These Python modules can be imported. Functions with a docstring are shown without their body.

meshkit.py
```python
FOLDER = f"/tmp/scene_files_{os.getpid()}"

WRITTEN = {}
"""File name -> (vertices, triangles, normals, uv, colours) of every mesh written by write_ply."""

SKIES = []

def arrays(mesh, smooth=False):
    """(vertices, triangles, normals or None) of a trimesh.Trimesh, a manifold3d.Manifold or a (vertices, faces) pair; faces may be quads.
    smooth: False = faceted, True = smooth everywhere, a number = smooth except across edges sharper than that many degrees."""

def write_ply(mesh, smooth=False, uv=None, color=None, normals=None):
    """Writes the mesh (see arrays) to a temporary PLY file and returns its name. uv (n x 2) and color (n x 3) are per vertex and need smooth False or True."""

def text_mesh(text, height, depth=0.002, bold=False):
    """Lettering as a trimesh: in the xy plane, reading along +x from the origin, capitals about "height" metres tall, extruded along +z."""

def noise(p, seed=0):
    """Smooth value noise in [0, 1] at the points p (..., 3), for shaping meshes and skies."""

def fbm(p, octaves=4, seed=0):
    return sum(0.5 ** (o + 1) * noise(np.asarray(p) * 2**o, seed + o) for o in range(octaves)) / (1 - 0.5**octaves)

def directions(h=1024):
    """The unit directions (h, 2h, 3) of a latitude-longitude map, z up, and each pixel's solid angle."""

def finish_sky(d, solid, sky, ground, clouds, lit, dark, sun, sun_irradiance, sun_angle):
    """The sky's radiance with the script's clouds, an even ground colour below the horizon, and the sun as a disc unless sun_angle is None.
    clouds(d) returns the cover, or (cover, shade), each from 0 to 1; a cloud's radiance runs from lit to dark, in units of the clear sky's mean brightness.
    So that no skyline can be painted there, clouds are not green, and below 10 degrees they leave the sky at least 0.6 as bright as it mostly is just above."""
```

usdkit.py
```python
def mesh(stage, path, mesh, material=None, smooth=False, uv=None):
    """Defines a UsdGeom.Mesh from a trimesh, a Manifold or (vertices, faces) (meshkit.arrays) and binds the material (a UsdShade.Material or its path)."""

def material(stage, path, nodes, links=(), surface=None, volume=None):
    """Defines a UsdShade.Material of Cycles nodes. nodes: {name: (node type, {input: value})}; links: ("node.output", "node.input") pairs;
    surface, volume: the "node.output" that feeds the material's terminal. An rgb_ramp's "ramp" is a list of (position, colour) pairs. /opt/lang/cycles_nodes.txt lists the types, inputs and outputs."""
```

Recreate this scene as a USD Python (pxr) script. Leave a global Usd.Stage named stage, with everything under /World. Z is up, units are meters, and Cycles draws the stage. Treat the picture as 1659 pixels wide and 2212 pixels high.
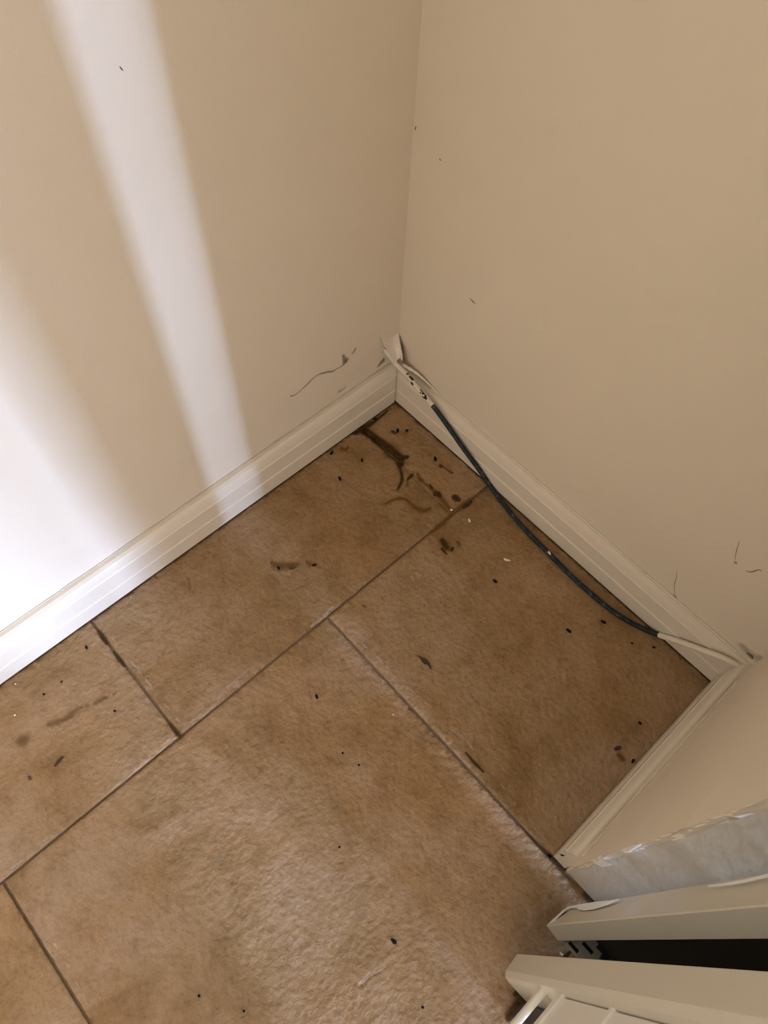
import math, random
import numpy as np, trimesh, manifold3d
import usdkit, meshkit
from pxr import Usd, UsdGeom, UsdLux, Sdf, Gf, Vt

stage = Usd.Stage.CreateInMemory()
UsdGeom.SetStageUpAxis(stage, UsdGeom.Tokens.z)
UsdGeom.SetStageMetersPerUnit(stage, 1.0)
UsdGeom.Xform.Define(stage, '/World')
UsdGeom.Scope.Define(stage, '/World/Looks')
random.seed(4)
RNG = np.random.default_rng(11)
S = 0.924          # metres per drawing unit (one unit = camera height); x along the left wall, y along the right wall, z up

# ------------------------------------------------------------------ camera
EXPOSURE = -0.17
F_PX, W_PX = 1650.82, 1659.0
EYE = np.array([0.55776851, 0.5351047, 1.0]) * S
R_CAM = np.array([[-0.73803283, 0.67402174, 0.03165806],
                  [0.57599376, 0.65374581, -0.49076228],
                  [-0.35148077, -0.34396383, -0.87071818]])
cam = UsdGeom.Camera.Define(stage, '/World/camera')
cam.CreateHorizontalApertureAttr(24.0)
cam.CreateVerticalApertureAttr(24.0 * 2212 / 1659)
cam.CreateFocalLengthAttr(24.0 * F_PX / W_PX)
cam.CreateClippingRangeAttr(Gf.Vec2f(0.01, 100))
cam.CreateExposureAttr(EXPOSURE)
right, up, back = R_CAM[0], -R_CAM[1], -R_CAM[2]
M4 = Gf.Matrix4d(*right, 0, *up, 0, *back, 0, *EYE, 1)
UsdGeom.Xformable(cam).AddTransformOp().Set(M4)

# ------------------------------------------------------------------ daylight through the glazed door of the room, added warm fill lamp at the ceiling
WIN_X, WIN_W, WIN_Z0, WIN_Z1, ROOM_Y = 0.575, 0.45, 0.06, 2.40, 5.2     # drawing units
DAY, DAY_COL = 145.0, (0.67, 0.965, 1.86)
LAMP, LAMP_COL = 11.0, (1.0, 0.72, 0.34)
LAMP_AT, LAMP_R = (2.2, 1.7, 2.60), 0.22
win = UsdLux.RectLight.Define(stage, '/World/daylight')
win.CreateWidthAttr(WIN_W * S); win.CreateHeightAttr((WIN_Z1 - WIN_Z0) * S)
win.CreateIntensityAttr(DAY); win.CreateColorAttr(Gf.Vec3f(*DAY_COL))
UsdGeom.Xformable(win).AddTransformOp().Set(
    Gf.Matrix4d(-1, 0, 0, 0, 0, 0, 1, 0, 0, 1, 0, 0, WIN_X * S, (ROOM_Y + 0.02) * S, (WIN_Z0 + WIN_Z1) / 2 * S, 1))
lamp = UsdLux.DiskLight.Define(stage, '/World/fill_lamp_light')
lamp.CreateRadiusAttr(LAMP_R * S); lamp.CreateIntensityAttr(LAMP); lamp.CreateColorAttr(Gf.Vec3f(*LAMP_COL))
UsdGeom.Xformable(lamp).AddTranslateOp().Set(Gf.Vec3d(LAMP_AT[0] * S, LAMP_AT[1] * S, (LAMP_AT[2] - 0.075) * S))

# ------------------------------------------------------------------ helpers
_used = {}
def numbered(path):
    n = _used.get(path, 0); _used[path] = n + 1
    return path if n == 0 else f'{path}_{n:03d}'

def put(prim, label=None, category=None, group=None, kind=None):
    for k, v in (('label', label), ('category', category), ('group', group), ('kind', kind)):
        if v: prim.SetCustomDataByKey(k, v)
    return prim

LOC = {}
def thing(name, label, category, loc=(0, 0, 0), group=None, kind=None):
    x = UsdGeom.Xform.Define(stage, numbered('/World/' + name))
    x.AddTranslateOp().Set(Gf.Vec3d(*(np.array(loc, float) * S)))
    LOC[str(x.GetPath())] = np.array(loc, float)
    return put(x.GetPrim(), label, category, group, kind)

def obj(name, mesh, mat, parent=None, smooth=False, label=None, category=None, group=None, kind=None, alpha=None):
    """mesh in drawing units and world axes; becomes one Mesh prim under parent (or /World)."""
    base = str(parent.GetPath()) if parent else '/World'
    off, p = np.zeros(3), base
    while p and p != '/World':
        off = off + LOC.get(p, 0); p = p.rsplit('/', 1)[0]
    v, f, n = meshkit.arrays(mesh, smooth)
    path = numbered(base + '/' + name)
    m = usdkit.mesh(stage, path, ((v - off) * S, f), MAT[mat], smooth=False)
    if n is not None:
        m.CreateNormalsAttr(Vt.Vec3fArray.FromNumpy(n.astype(np.float32))); m.SetNormalsInterpolation('vertex')
    if alpha is not None:
        UsdGeom.PrimvarsAPI(m).CreatePrimvar('cover', Sdf.ValueTypeNames.FloatArray, 'vertex').Set(Vt.FloatArray.FromNumpy(np.asarray(alpha, np.float32)))
    return put(m.GetPrim(), label, category, group, kind)

def box(x0, x1, y0, y1, z0, z1):
    b = trimesh.creation.box([x1 - x0, y1 - y0, z1 - z0]); b.apply_translation([(x0 + x1) / 2, (y0 + y1) / 2, (z0 + z1) / 2]); return b

def join(*ms):
    return trimesh.util.concatenate(ms)

def sweep_profile(prof, p0, p1, inward, m0=0.0, m1=0.0):
    """prof: (depth, z) points, depth measured from the wall face along `inward`; swept from p0 to p1 (x,y on the wall face); m0/m1: mitre slope at the ends."""
    p0, p1, inward = np.array(p0, float), np.array(p1, float), np.array(inward, float)
    d = (p1 - p0) / np.linalg.norm(p1 - p0)
    N = 40
    V, F = [], []
    k = len(prof)
    for i in range(N + 1):
        t = i / N
        for j, (a, z) in enumerate(prof):
            q = p0 + (p1 - p0) * t + inward * a + d * (m0 * a * (1 - t) - m1 * a * t)
            V.append([q[0], q[1], z])
    for i in range(N):
        for j in range(k):
            a, b = i * k + j, i * k + (j + 1) % k
            F += [[a, b, b + k], [a, b + k, a + k]]
    for base, flip in ((0, False), (N * k, True)):
        c = len(V); V.append(np.mean(V[base:base + k], axis=0))
        for j in range(k):
            t = [base + j, base + (j + 1) % k, c]
            F.append(t if flip else t[::-1])
    m = trimesh.Trimesh(np.array(V), np.array(F), process=False)
    m.fix_normals()
    return m

def tube(pts, radii, sides=10, caps=True, flat=1.0):
    p = np.asarray(pts, float); n = len(p)
    r = np.broadcast_to(np.asarray(radii, float), (n,))
    t = np.gradient(p, axis=0); t /= np.linalg.norm(t, axis=1, keepdims=True) + 1e-12
    a = np.cross(t, np.where(np.abs(t[:, 2:]) < 0.9, [0, 0, 1.0], [1.0, 0, 0])); a /= np.linalg.norm(a, axis=1, keepdims=True) + 1e-12
    b = np.cross(a, t)
    ang = np.arange(sides) * 2 * np.pi / sides
    v = p[:, None] + r[:, None, None] * (np.cos(ang)[None, :, None] * a[:, None] + flat * np.sin(ang)[None, :, None] * b[:, None])
    v = v.reshape(-1, 3); F = []
    for i in range(n - 1):
        for j in range(sides):
            q = (i * sides + j, i * sides + (j + 1) % sides, (i + 1) * sides + (j + 1) % sides, (i + 1) * sides + j)
            F += [[q[0], q[1], q[2]], [q[0], q[2], q[3]]]
    if caps:
        c0, c1 = len(v), len(v) + 1; v = np.vstack([v, p[0], p[-1]])
        for j in range(sides):
            F += [[c0, (j + 1) % sides, j], [c1, (n - 1) * sides + j, (n - 1) * sides + (j + 1) % sides]]
    m = trimesh.Trimesh(v, np.array(F), process=False); m.fix_normals(); return m

def spline(pts, n):
    from scipy.interpolate import CubicSpline
    p = np.asarray(pts, float); d = np.r_[0, np.cumsum(np.linalg.norm(np.diff(p, axis=0), axis=1))]
    return CubicSpline(d, p)(np.linspace(0, d[-1], n))

def man(m):
    return manifold3d.Manifold(manifold3d.Mesh(np.asarray(m.vertices, np.float32), np.asarray(m.faces, np.uint32)))

# ------------------------------------------------------------------ materials
MAT = {}
def material(name, nodes, links, surface):
    MAT[name] = usdkit.material(stage, '/World/Looks/' + name, nodes, links, surface=surface)

def paint(name, c1, c2, rough=0.5, bump=0.06, scale=380.0, spec=0.4):
    material(name, {
        'g': ('geometry', {}),
        'n': ('noise_texture', {'scale': 3.0, 'detail': 4.0}),
        'f': ('noise_texture', {'scale': scale, 'detail': 3.0}),
        'r': ('rgb_ramp', {'ramp': [(0.3, c1), (0.7, c2)]}),
        'b': ('bump', {'strength': bump, 'distance': 0.002}),
        'p': ('principled_bsdf', {'roughness': rough, 'specular_ior_level': spec})},
        [('g.position', 'n.vector'), ('g.position', 'f.vector'), ('n.fac', 'r.fac'), ('r.color', 'p.base_color'), ('f.fac', 'b.height'), ('b.normal', 'p.normal')], 'p.BSDF')

def plain(name, c, rough=0.5, metallic=0.0, spec=0.5):
    material(name, {'p': ('principled_bsdf', {'base_color': c, 'roughness': rough, 'metallic': metallic, 'specular_ior_level': spec})}, [], 'p.BSDF')

paint('wall_paint', (0.765, 0.625, 0.42), (0.785, 0.645, 0.44), 0.55, 0.10)
paint('base_paint', (0.755, 0.62, 0.425), (0.785, 0.65, 0.455), 0.34, 0.10, 120.0)
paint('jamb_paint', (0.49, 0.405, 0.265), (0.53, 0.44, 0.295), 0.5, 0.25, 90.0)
paint('ceiling_paint', (0.8, 0.77, 0.72), (0.8, 0.77, 0.72), 0.7)
paint('steel_paint', (0.60, 0.515, 0.345), (0.64, 0.55, 0.375), 0.36, 0.05, 300.0)
paint('rack_paint', (0.80, 0.70, 0.53), (0.82, 0.72, 0.55), 0.3, 0.03)
paint('chip_paint', (0.86, 0.78, 0.66), (0.88, 0.80, 0.68), 0.6, 0.1)
paint('flap_paint', (0.84, 0.69, 0.50), (0.86, 0.71, 0.52), 0.6, 0.15, 150.0)
paint('caulk', (0.52, 0.43, 0.29), (0.60, 0.50, 0.35), 0.6, 0.2, 150.0)
paint('grout', (0.13, 0.075, 0.033), (0.25, 0.155, 0.075), 0.9, 0.6, 300.0)
plain('hole_shade', (0.006, 0.005, 0.004), 0.95, spec=0.1)
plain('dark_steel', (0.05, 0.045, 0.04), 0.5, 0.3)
plain('steel', (0.55, 0.54, 0.52), 0.3, 1.0)
plain('dropping', (0.010, 0.007, 0.006), 0.85, spec=0.15)
plain('brown_bit', (0.075, 0.032, 0.012), 0.6)
plain('leaf_bit', (0.06, 0.026, 0.010), 0.7)
plain('crumb', (0.85, 0.72, 0.50), 0.5)
plain('web', (0.34, 0.27, 0.18), 0.7)
plain('hair', (0.10, 0.075, 0.05), 0.5)
plain('lamp_glass', (0.9, 0.88, 0.82), 0.4)

material('cable', {
    'g': ('geometry', {}), 'n': ('noise_texture', {'scale': 160.0, 'detail': 4.0}),
    'r': ('rgb_ramp', {'ramp': [(0.42, (0.010, 0.012, 0.013)), (0.62, (0.026, 0.033, 0.033)), (0.76, (0.16, 0.14, 0.10))]}),
    'p': ('principled_bsdf', {'roughness': 0.5, 'specular_ior_level': 0.28})},
    [('g.position', 'n.vector'), ('n.fac', 'r.fac'), ('r.color', 'p.base_color')], 'p.BSDF')

TILE_BUMP = 0.62
def tile_material(name, seed, warm):
    a = lambda c: tuple(x * w for x, w in zip(c, warm))
    material(name, {
        'g': ('geometry', {}),
        'm': ('mapping', {'location': (seed * 3.7, seed * 1.3, 0.0)}),
        'n1': ('noise_texture', {'scale': 9.0, 'detail': 6.0, 'roughness': 0.62, 'distortion': 0.6}),
        'n2': ('noise_texture', {'scale': 34.0, 'detail': 5.0, 'roughness': 0.7}),
        'n3': ('noise_texture', {'scale': 260.0, 'detail': 3.0, 'roughness': 0.7}),
        'n4': ('noise_texture', {'scale': 3.6, 'detail': 3.0}),
        'r1': ('rgb_ramp', {'ramp': [(0.30, a((0.244, 0.136, 0.045))), (0.47, a((0.330, 0.197, 0.083))), (0.60, a((0.368, 0.229, 0.113))), (0.74, a((0.405, 0.263, 0.145)))]}),
        'r2': ('rgb_ramp', {'ramp': [(0.28, (0.74, 0.66, 0.56)), (0.50, (1.0, 1.0, 1.0)), (0.75, (1.08, 1.09, 1.10))]}),
        'r3': ('rgb_ramp', {'ramp': [(0.30, (0.80, 0.76, 0.70)), (0.50, (1.0, 1.0, 1.0)), (0.7, (1.08, 1.08, 1.08))]}),
        'r4': ('rgb_ramp', {'ramp': [(0.35, (1.0, 0.94, 0.84)), (0.62, (1.0, 1.02, 1.06))]}),
        'c1': ('mix_color', {'blend_type': 'multiply', 'fac': 0.85}),
        'c2': ('mix_color', {'blend_type': 'multiply', 'fac': 0.8}),
        'c3': ('mix_color', {'blend_type': 'multiply', 'fac': 1.0}),
        'h1': ('noise_texture', {'scale': 150.0, 'detail': 3.0, 'roughness': 0.5}),
        'b': ('bump', {'strength': TILE_BUMP, 'distance': 0.004}),
        'rr': ('math', {'math_type': 'multiply_add', 'value2': 0.30, 'value3': 0.42}),
        'p': ('principled_bsdf', {'specular_ior_level': 0.30})},
        [('g.position', 'm.vector')] + [('m.vector', k + '.vector') for k in ('n1', 'n2', 'n3', 'n4', 'h1')] +
        [('n1.fac', 'r1.fac'), ('n2.fac', 'r2.fac'), ('n3.fac', 'r3.fac'), ('n4.fac', 'r4.fac'),
         ('r1.color', 'c1.a'), ('r2.color', 'c1.b'), ('c1.result', 'c2.a'), ('r3.color', 'c2.b'), ('c2.result', 'c3.a'), ('r4.color', 'c3.b'),
         ('c3.result', 'p.base_color'), ('h1.fac', 'b.height'), ('b.normal', 'p.normal'), ('n2.fac', 'rr.value1'), ('rr.value', 'p.roughness')], 'p.BSDF')
for i, w in enumerate([(1, 1, 1), (1.03, 1.02, 1.0), (0.96, 0.95, 0.93), (0.98, 0.97, 0.95)]):
    tile_material(f'tile_{i}', i, w)

def stain_material(name, c1, c2, scale=220.0, soft=0.45, amount=1.0, rough=0.5):
    """a thin film: how much it covers is the mesh's own primvar, broken up by noise"""
    material(name, {
        'g': ('geometry', {}), 'n': ('noise_texture', {'scale': scale, 'detail': 5.0, 'roughness': 0.65}),
        'a': ('attribute', {'attribute': 'cover'}),
        'k': ('math', {'math_type': 'multiply_add', 'value2': soft * 2, 'value3': -soft}),
        's': ('math', {'math_type': 'add'}),
        'e': ('math', {'math_type': 'multiply'}),
        'q': ('math', {'math_type': 'multiply', 'value2': amount, 'use_clamp': True}),
        'r': ('rgb_ramp', {'ramp': [(0.35, c1), (0.65, c2)]}),
        't': ('transparent_bsdf', {}),
        'p': ('principled_bsdf', {'roughness': 0.9, 'specular_ior_level': 0.08}),
        'x': ('mix_closure', {})},
        [('g.position', 'n.vector'), ('n.fac', 'k.value1'), ('k.value', 's.value1'), ('a.fac', 's.value2'), ('s.value', 'e.value1'), ('a.fac', 'e.value2'), ('e.value', 'q.value1'), ('q.value', 'x.fac'),
         ('n.fac', 'r.fac'), ('r.color', 'p.base_color'), ('t.BSDF', 'x.closure1'), ('p.BSDF', 'x.closure2')], 'x.closure')
stain_material('grime', (0.040, 0.018, 0.005), (0.095, 0.048, 0.015), soft=0.5, amount=1.15)
stain_material('rust_stain', (0.15, 0.058, 0.008), (0.22, 0.095, 0.018), soft=0.5, amount=0.75)
stain_material('drip_stain', (0.17, 0.085, 0.030), (0.23, 0.125, 0.045), soft=0.35, amount=0.6)
stain_material('wall_smudge', (0.16, 0.115, 0.055), (0.24, 0.18, 0.10), scale=150.0, soft=0.55, amount=0.55)
stain_material('soft_smudge_shade', (0.13, 0.085, 0.035), (0.19, 0.13, 0.06), scale=40.0, soft=0.2, amount=0.28)  # soft wall smears, and the painted shadow beside the tape flap
stain_material('chip_highlight', (0.42, 0.30, 0.19), (0.60, 0.46, 0.32), scale=420.0, soft=0.9, amount=0.5)  # pale strokes painted as highlights along the chipped tile edges
plain('shade_brown', (0.030, 0.022, 0.012), 0.7)  # dark brown standing for shade inside the folded door
paint('cardboard', (0.36, 0.24, 0.13), (0.40, 0.27, 0.15), 0.8)

# ------------------------------------------------------------------ the room shell
YL, XR, YRET, XEND = -0.0170, -0.0137, 0.6430, 0.3340      # wall faces: left, right, return; end of the return wall
RET_T, CEIL, XFAR = 0.135, 2.62, 2.30
def blob(c, r, seed, n=9):
    g = np.random.default_rng(seed)
    pts = np.array(c) + (g.normal(size=(n, 3)) / 1.6) * np.array(r)
    return manifold3d.Manifold.hull_points(pts.astype(np.float32))
HOLES = [blob((0.0165, YL - 0.006, 0.0955), (0.0100, 0.022, 0.0080), 3), blob((0.0155, YL - 0.006, 0.1240), (0.0062, 0.020, 0.0062), 5)]
HOLE_R = [blob((XR - 0.004, 0.6335, 0.0915), (0.020, 0.0070, 0.0065), 8)]
wl = man(box(XR - 0.12, XFAR + 0.12, YL - 0.12, YL, -0.05, CEIL))
for h in HOLES: wl = wl - h
obj('wall_left', wl, 'wall_paint', kind='structure', label='cream painted wall on the left, crossed by bright bands of daylight')
def plug(h, wall, off):
    obj('hole', h.translate(off), 'hole_shade', stage.GetPrimAtPath('/World/' + wall), label='dark plug painted for the shade in the wall hole')  # plug colour stands for the darkness inside the cut hole
for h in HOLES: plug(h, 'wall_left', (0, -0.0125, 0))
wr = man(box(XR - 0.12, XR, YL, ROOM_Y, -0.05, CEIL))
for h in HOLE_R: wr = wr - h
obj('wall_right', wr, 'wall_paint', kind='structure', label='plain beige painted wall on the right, behind the drooping black cable')
for h in HOLE_R: plug(h, 'wall_right', (-0.0135, 0, 0))

def return_wall():
    """the short wall at the end of the closet: rounded, slightly wavy plastered end"""
    r = 0.0045
    prof = [(XR - 0.12, YRET)]
    for k in range(7):
        a = math.pi / 2 * k / 6
        prof.append((XEND - r + r * math.sin(a), YRET + r - r * math.cos(a)))
    for k in range(7):
        a = math.pi / 2 * k / 6
        prof.append((XEND - r + r * math.cos(a), YRET + RET_T - r + r * math.sin(a)))
    prof.append((XR - 0.12, YRET + RET_T))
    zs = np.r_[np.linspace(0.002, 0.7, 90), np.linspace(0.75, CEIL, 12)]
    k, V, F = len(prof), [], []
    for z in zs:
        for j, (x, y) in enumerate(prof):
            w = 0.0
            if 1 <= j <= 14:
                w = (meshkit.fbm(np.array([[z * 26, j * 0.25, 3.0]]), 4, 5)[0] - 0.5) * 0.0075
                if z < 0.10: w -= 0.010 * (1 - z / 0.10) ** 1.6
            V.append([x + w, y - (w * 0.4 if 1 <= j <= 7 else 0), z])
    for i in range(len(zs) - 1):
        for j in range(k):
            a, b = i * k + j, i * k + (j + 1) % k
            F += [[a, b, b + k], [a, b + k, a + k]]
    for base, s in ((0, -1), ((len(zs) - 1) * k, 1)):
        for j in range(1, k - 1):
            F.append([base, base + j, base + j + 1][::s])
    m = trimesh.Trimesh(np.array(V), np.array(F), process=False); m.fix_normals()
    fc = m.triangles_center
    end = (fc[:, 0] > XEND - 0.0040 - 0.010 * np.clip(1 - fc[:, 2] / 0.10, 0, 1) ** 1.6 - 0.003) & (np.abs(m.face_normals[:, 0]) > 0.45) | ((fc[:, 1] > YRET + 0.004) & (fc[:, 0] > XEND - 0.015))
    return m.submesh([~end], append=True, repair=False), m.submesh([end], append=True, repair=False)
face, cap = return_wall()
wret = put(UsdGeom.Xform.Define(stage, '/World/wall_front').GetPrim(), 'short cream return wall at the lower right with a greyish plastered end', None, None, 'structure')
obj('wall_face', face, 'wall_paint', wret)
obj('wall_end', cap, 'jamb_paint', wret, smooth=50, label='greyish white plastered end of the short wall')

# beyond the frame: the rest of the closet and the room that lights it
obj('wall_far', box(XFAR, XFAR + 0.12, YL, ROOM_Y, -0.05, CEIL), 'wall_paint', kind='structure')
OPEN1 = 1.95
obj('wall_side', box(OPEN1, XFAR, YRET, YRET + RET_T, -0.05, CEIL), 'wall_paint', kind='structure')
obj('wall_header', box(XEND - 0.004, OPEN1, YRET, YRET + RET_T, 2.2, CEIL), 'wall_paint', kind='structure')
obj('ceiling', box(XR - 0.12, XFAR + 0.12, YL - 0.12, ROOM_Y + 0.12, CEIL, CEIL + 0.05), 'ceiling_paint', kind='structure')
x0, x1 = WIN_X - WIN_W / 2, WIN_X + WIN_W / 2
obj('wall_window', join(box(XR - 0.12, x0, ROOM_Y, ROOM_Y + 0.1, -0.05, CEIL), box(x1, XFAR + 0.12, ROOM_Y, ROOM_Y + 0.1, -0.05, CEIL),
    box(x0, x1, ROOM_Y, ROOM_Y + 0.1, WIN_Z1, CEIL), box(x0, x1, ROOM_Y, ROOM_Y + 0.1, -0.05, WIN_Z0)), 'wall_paint', kind='structure')

# ------------------------------------------------------------------ tiled floor
floor = put(UsdGeom.Xform.Define(stage, '/World/floor').GetPrim(), 'tan stone-look ceramic tile floor with dark grout lines', None, None, 'structure')
obj('grout_bed', box(XR - 0.1, XFAR + 0.1, YL - 0.1, ROOM_Y, -0.05, -0.0050), 'grout', floor)
J = 0.0013                                   # half a joint
def poly_dist(P, line):
    d = np.full(len(P), 9.0)
    for a, b in zip(line[:-1], line[1:]):
        a, b = np.array(a), np.array(b); t = np.clip(((P - a) @ (b - a)) / ((b - a) @ (b - a)), 0, 1)
        d = np.minimum(d, np.linalg.norm(P - (a + t[:, None] * (b - a)), axis=1))
    return d
CLEFTS = [
    ([[0.4317, 0.0229], [0.4375, 0.0467], [0.4718, 0.0631], [0.498, 0.07], [0.5198, 0.0996], [0.5418, 0.1102], [0.5584, 0.1099]], -0.0011, 0.0022),
    ([[0.5815, 0.5703], [0.5705, 0.5696], [0.5605, 0.5716], [0.5464, 0.5747]], -0.0014, 0.0016),
    ([[0.5004, 0.2037], [0.4845, 0.2055], [0.4726, 0.2069], [0.452, 0.2051]], -0.0016, 0.003),
    ([[0.4237, 0.3198], [0.385, 0.3303], [0.3845, 0.375], [0.3606, 0.3845], [0.3505, 0.4175]], -0.0005, 0.0018),
    ([[0.2538, 0.4232], [0.2557, 0.4422], [0.2479, 0.4534]], -0.0005, 0.0015),
    ([[0.3816, -0.0249], [0.371, -0.0052], [0.3789, 0.0282]], -0.0005, 0.002),
    ([[0.7229, 0.297], [0.7007, 0.3402], [0.696, 0.3798]], -0.0004, 0.0022),
    ([[0.1663, 0.1229], [0.1509, 0.1577], [0.1278, 0.1887]], -0.0005, 0.0018),
]
def tile(x0, x1, y0, y1, seed, fine, drop=0.0):
    T = 0.012
    if not fine:
        c = 0.0015
        m = box(x0, x1, y0, y1, -T, -0.0006)
        return m
    step = 0.00175
    nx, ny = max(4, int((x1 - x0) / step)), max(4, int((y1 - y0) / step))
    # finer rows at the rim
    gx = np.unique(np.r_[np.linspace(x0, x1, nx), x0 + np.array([.0004, .0009]), x1 - np.array([.0004, .0009])])
    gy = np.unique(np.r_[np.linspace(y0, y1, ny), y0 + np.array([.0004, .0009]), y1 - np.array([.0004, .0009])])
    X, Y = np.meshgrid(gx, gy, indexing='ij'); P = np.stack([X.ravel(), Y.ravel()], 1)
    P3 = np.c_[P, np.full(len(P), seed * 1.7)]
    big = meshkit.fbm(P3 * 14, 3, seed) - 0.5
    mid = meshkit.fbm(P3 * 95, 4, seed + 7) - 0.5
    fine_n = meshkit.fbm(P3 * 260, 2, seed + 21) - 0.5
    d = np.minimum.reduce([P[:, 0] - x0, x1 - P[:, 0], P[:, 1] - y0, y1 - P[:, 1]])
    chip = meshkit.fbm(P3 * 120, 3, seed + 40)
    rim = np.clip(d / (0.0035 + 0.010 * np.clip(chip - 0.42, 0, 1)), 0, 1)
    round_ = 1 - np.sqrt(np.clip(1 - (1 - rim) ** 2, 0, 1))
    h = -0.0010 + big * 0.0012 + mid * 0.0012 + fine_n * 0.00045 - 0.0021 * round_ - drop
    # rugged flaking near the rim
    h += -0.0016 * np.exp(-(d / 0.010) ** 2) * np.clip(meshkit.fbm(P3 * 150, 3, seed + 60) - 0.45, 0, 1) * 3
    for line, depth, width in CLEFTS:
        dd = poly_dist(P, line)
        if dd.min() < width * 4: h += depth * np.exp(-(dd / width) ** 2)
    h = np.minimum(h, 0.0)
    a, b = len(gx), len(gy)
    V = np.c_[P, h]
    idx = np.arange(a * b).reshape(a, b)
    F = np.stack([idx[:-1, :-1], idx[1:, :-1], idx[1:, 1:], idx[:-1, 1:]], -1).reshape(-1, 4)
    ring = np.r_[idx[:, 0], idx[-1, 1:], idx[-2::-1, -1], idx[0, -2:0:-1]]
    low = V[ring].copy(); low[:, 2] = -T
    k = np.arange(len(ring)); k2 = (k + 1) % len(ring)
    F = np.vstack([F, np.stack([len(V) + k, len(V) + k2, ring[k2], ring[k]], -1)])
    return np.vstack([V, low]), np.vstack([F[:, [0, 1, 2]], F[:, [0, 2, 3]]])
PITCH = 0.4955
ys = [-0.002, 0.2105, 0.7080] + [0.708 + PITCH * k for k in range(1, 10)]
n = 0
for r in range(len(ys) - 1):
    off = 0.0765 if r % 2 == 0 else 0.3255
    xs = sorted([off + PITCH * k for k in range(-1, 6)])
    xs = [XR + 0.0117] + [x for x in xs if XR + 0.03 < x < XFAR] + [XFAR]
    for c in range(len(xs) - 1):
        a0, a1 = xs[c] + (J if c else 0), xs[c + 1] - J
        b0, b1 = ys[r] + (J if r else 0), min(ys[r + 1], ROOM_Y) - J
        if b0 > 2.5 or b1 - b0 < 0.02: continue
        fine = r < 2 and a0 < 0.85 or (r == 2 and 0.3 < a1 and a0 < 0.6)
        if r == 1 and c == 0: a1 += 0.0
        n += 1
        obj('tile', tile(a0, a1, b0, b1, n, fine, 0.0005 * ((n * 37) % 3) if fine else 0), f'tile_{n % 4}', floor, smooth=True if fine else False)

obj('joint_fill', box(0.0745, 0.0786, 0.095, 0.2092, -0.0036, -0.0016), 'tile_0', floor, label='pale grout filling the short joint near the corner')
# ------------------------------------------------------------------ baseboards
def base_profile(t, h, groove=0.0):
    return [(-0.002, 0.0012), (t - 0.0004, 0.0012), (t, h * 0.03), (t + 0.0004, h * 0.385), (t - 0.0002, h * 0.400), (t - 0.0012 - groove, h * 0.408), (t - 0.0010, h * 0.425), (t - 0.0012, h * 0.75),
            (t - 0.0002, h * 0.768), (t - 0.0002, h * 0.785), (t - 0.0014, h * 0.80), (t - 0.0034, h * 0.92), (t - 0.0058, h * 0.975), (t - 0.0100, h * 1.0), (-0.002, h * 1.0)]
obj('baseboard_left', sweep_profile(base_profile(-YL, 0.083), (XR, YL), (XFAR, YL), (0, 1), 1.0, 0.0), 'base_paint', smooth=25, kind='structure', label='white moulded baseboard along the left wall')
obj('baseboard_right', sweep_profile(base_profile(-XR, 0.080), (XR, YL), (XR, YRET), (1, 0), 1.0, 1.0), 'base_paint', smooth=25, kind='structure', label='cream moulded baseboard along the right wall, behind the cable')
obj('baseboard_front', sweep_profile(base_profile(0.0160, 0.081, 0.003), (XR, YRET), (0.3225, YRET), (0, -1), 1.0, 0.0), 'base_paint', smooth=25, kind='structure', label='cream baseboard along the short return wall')
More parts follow.
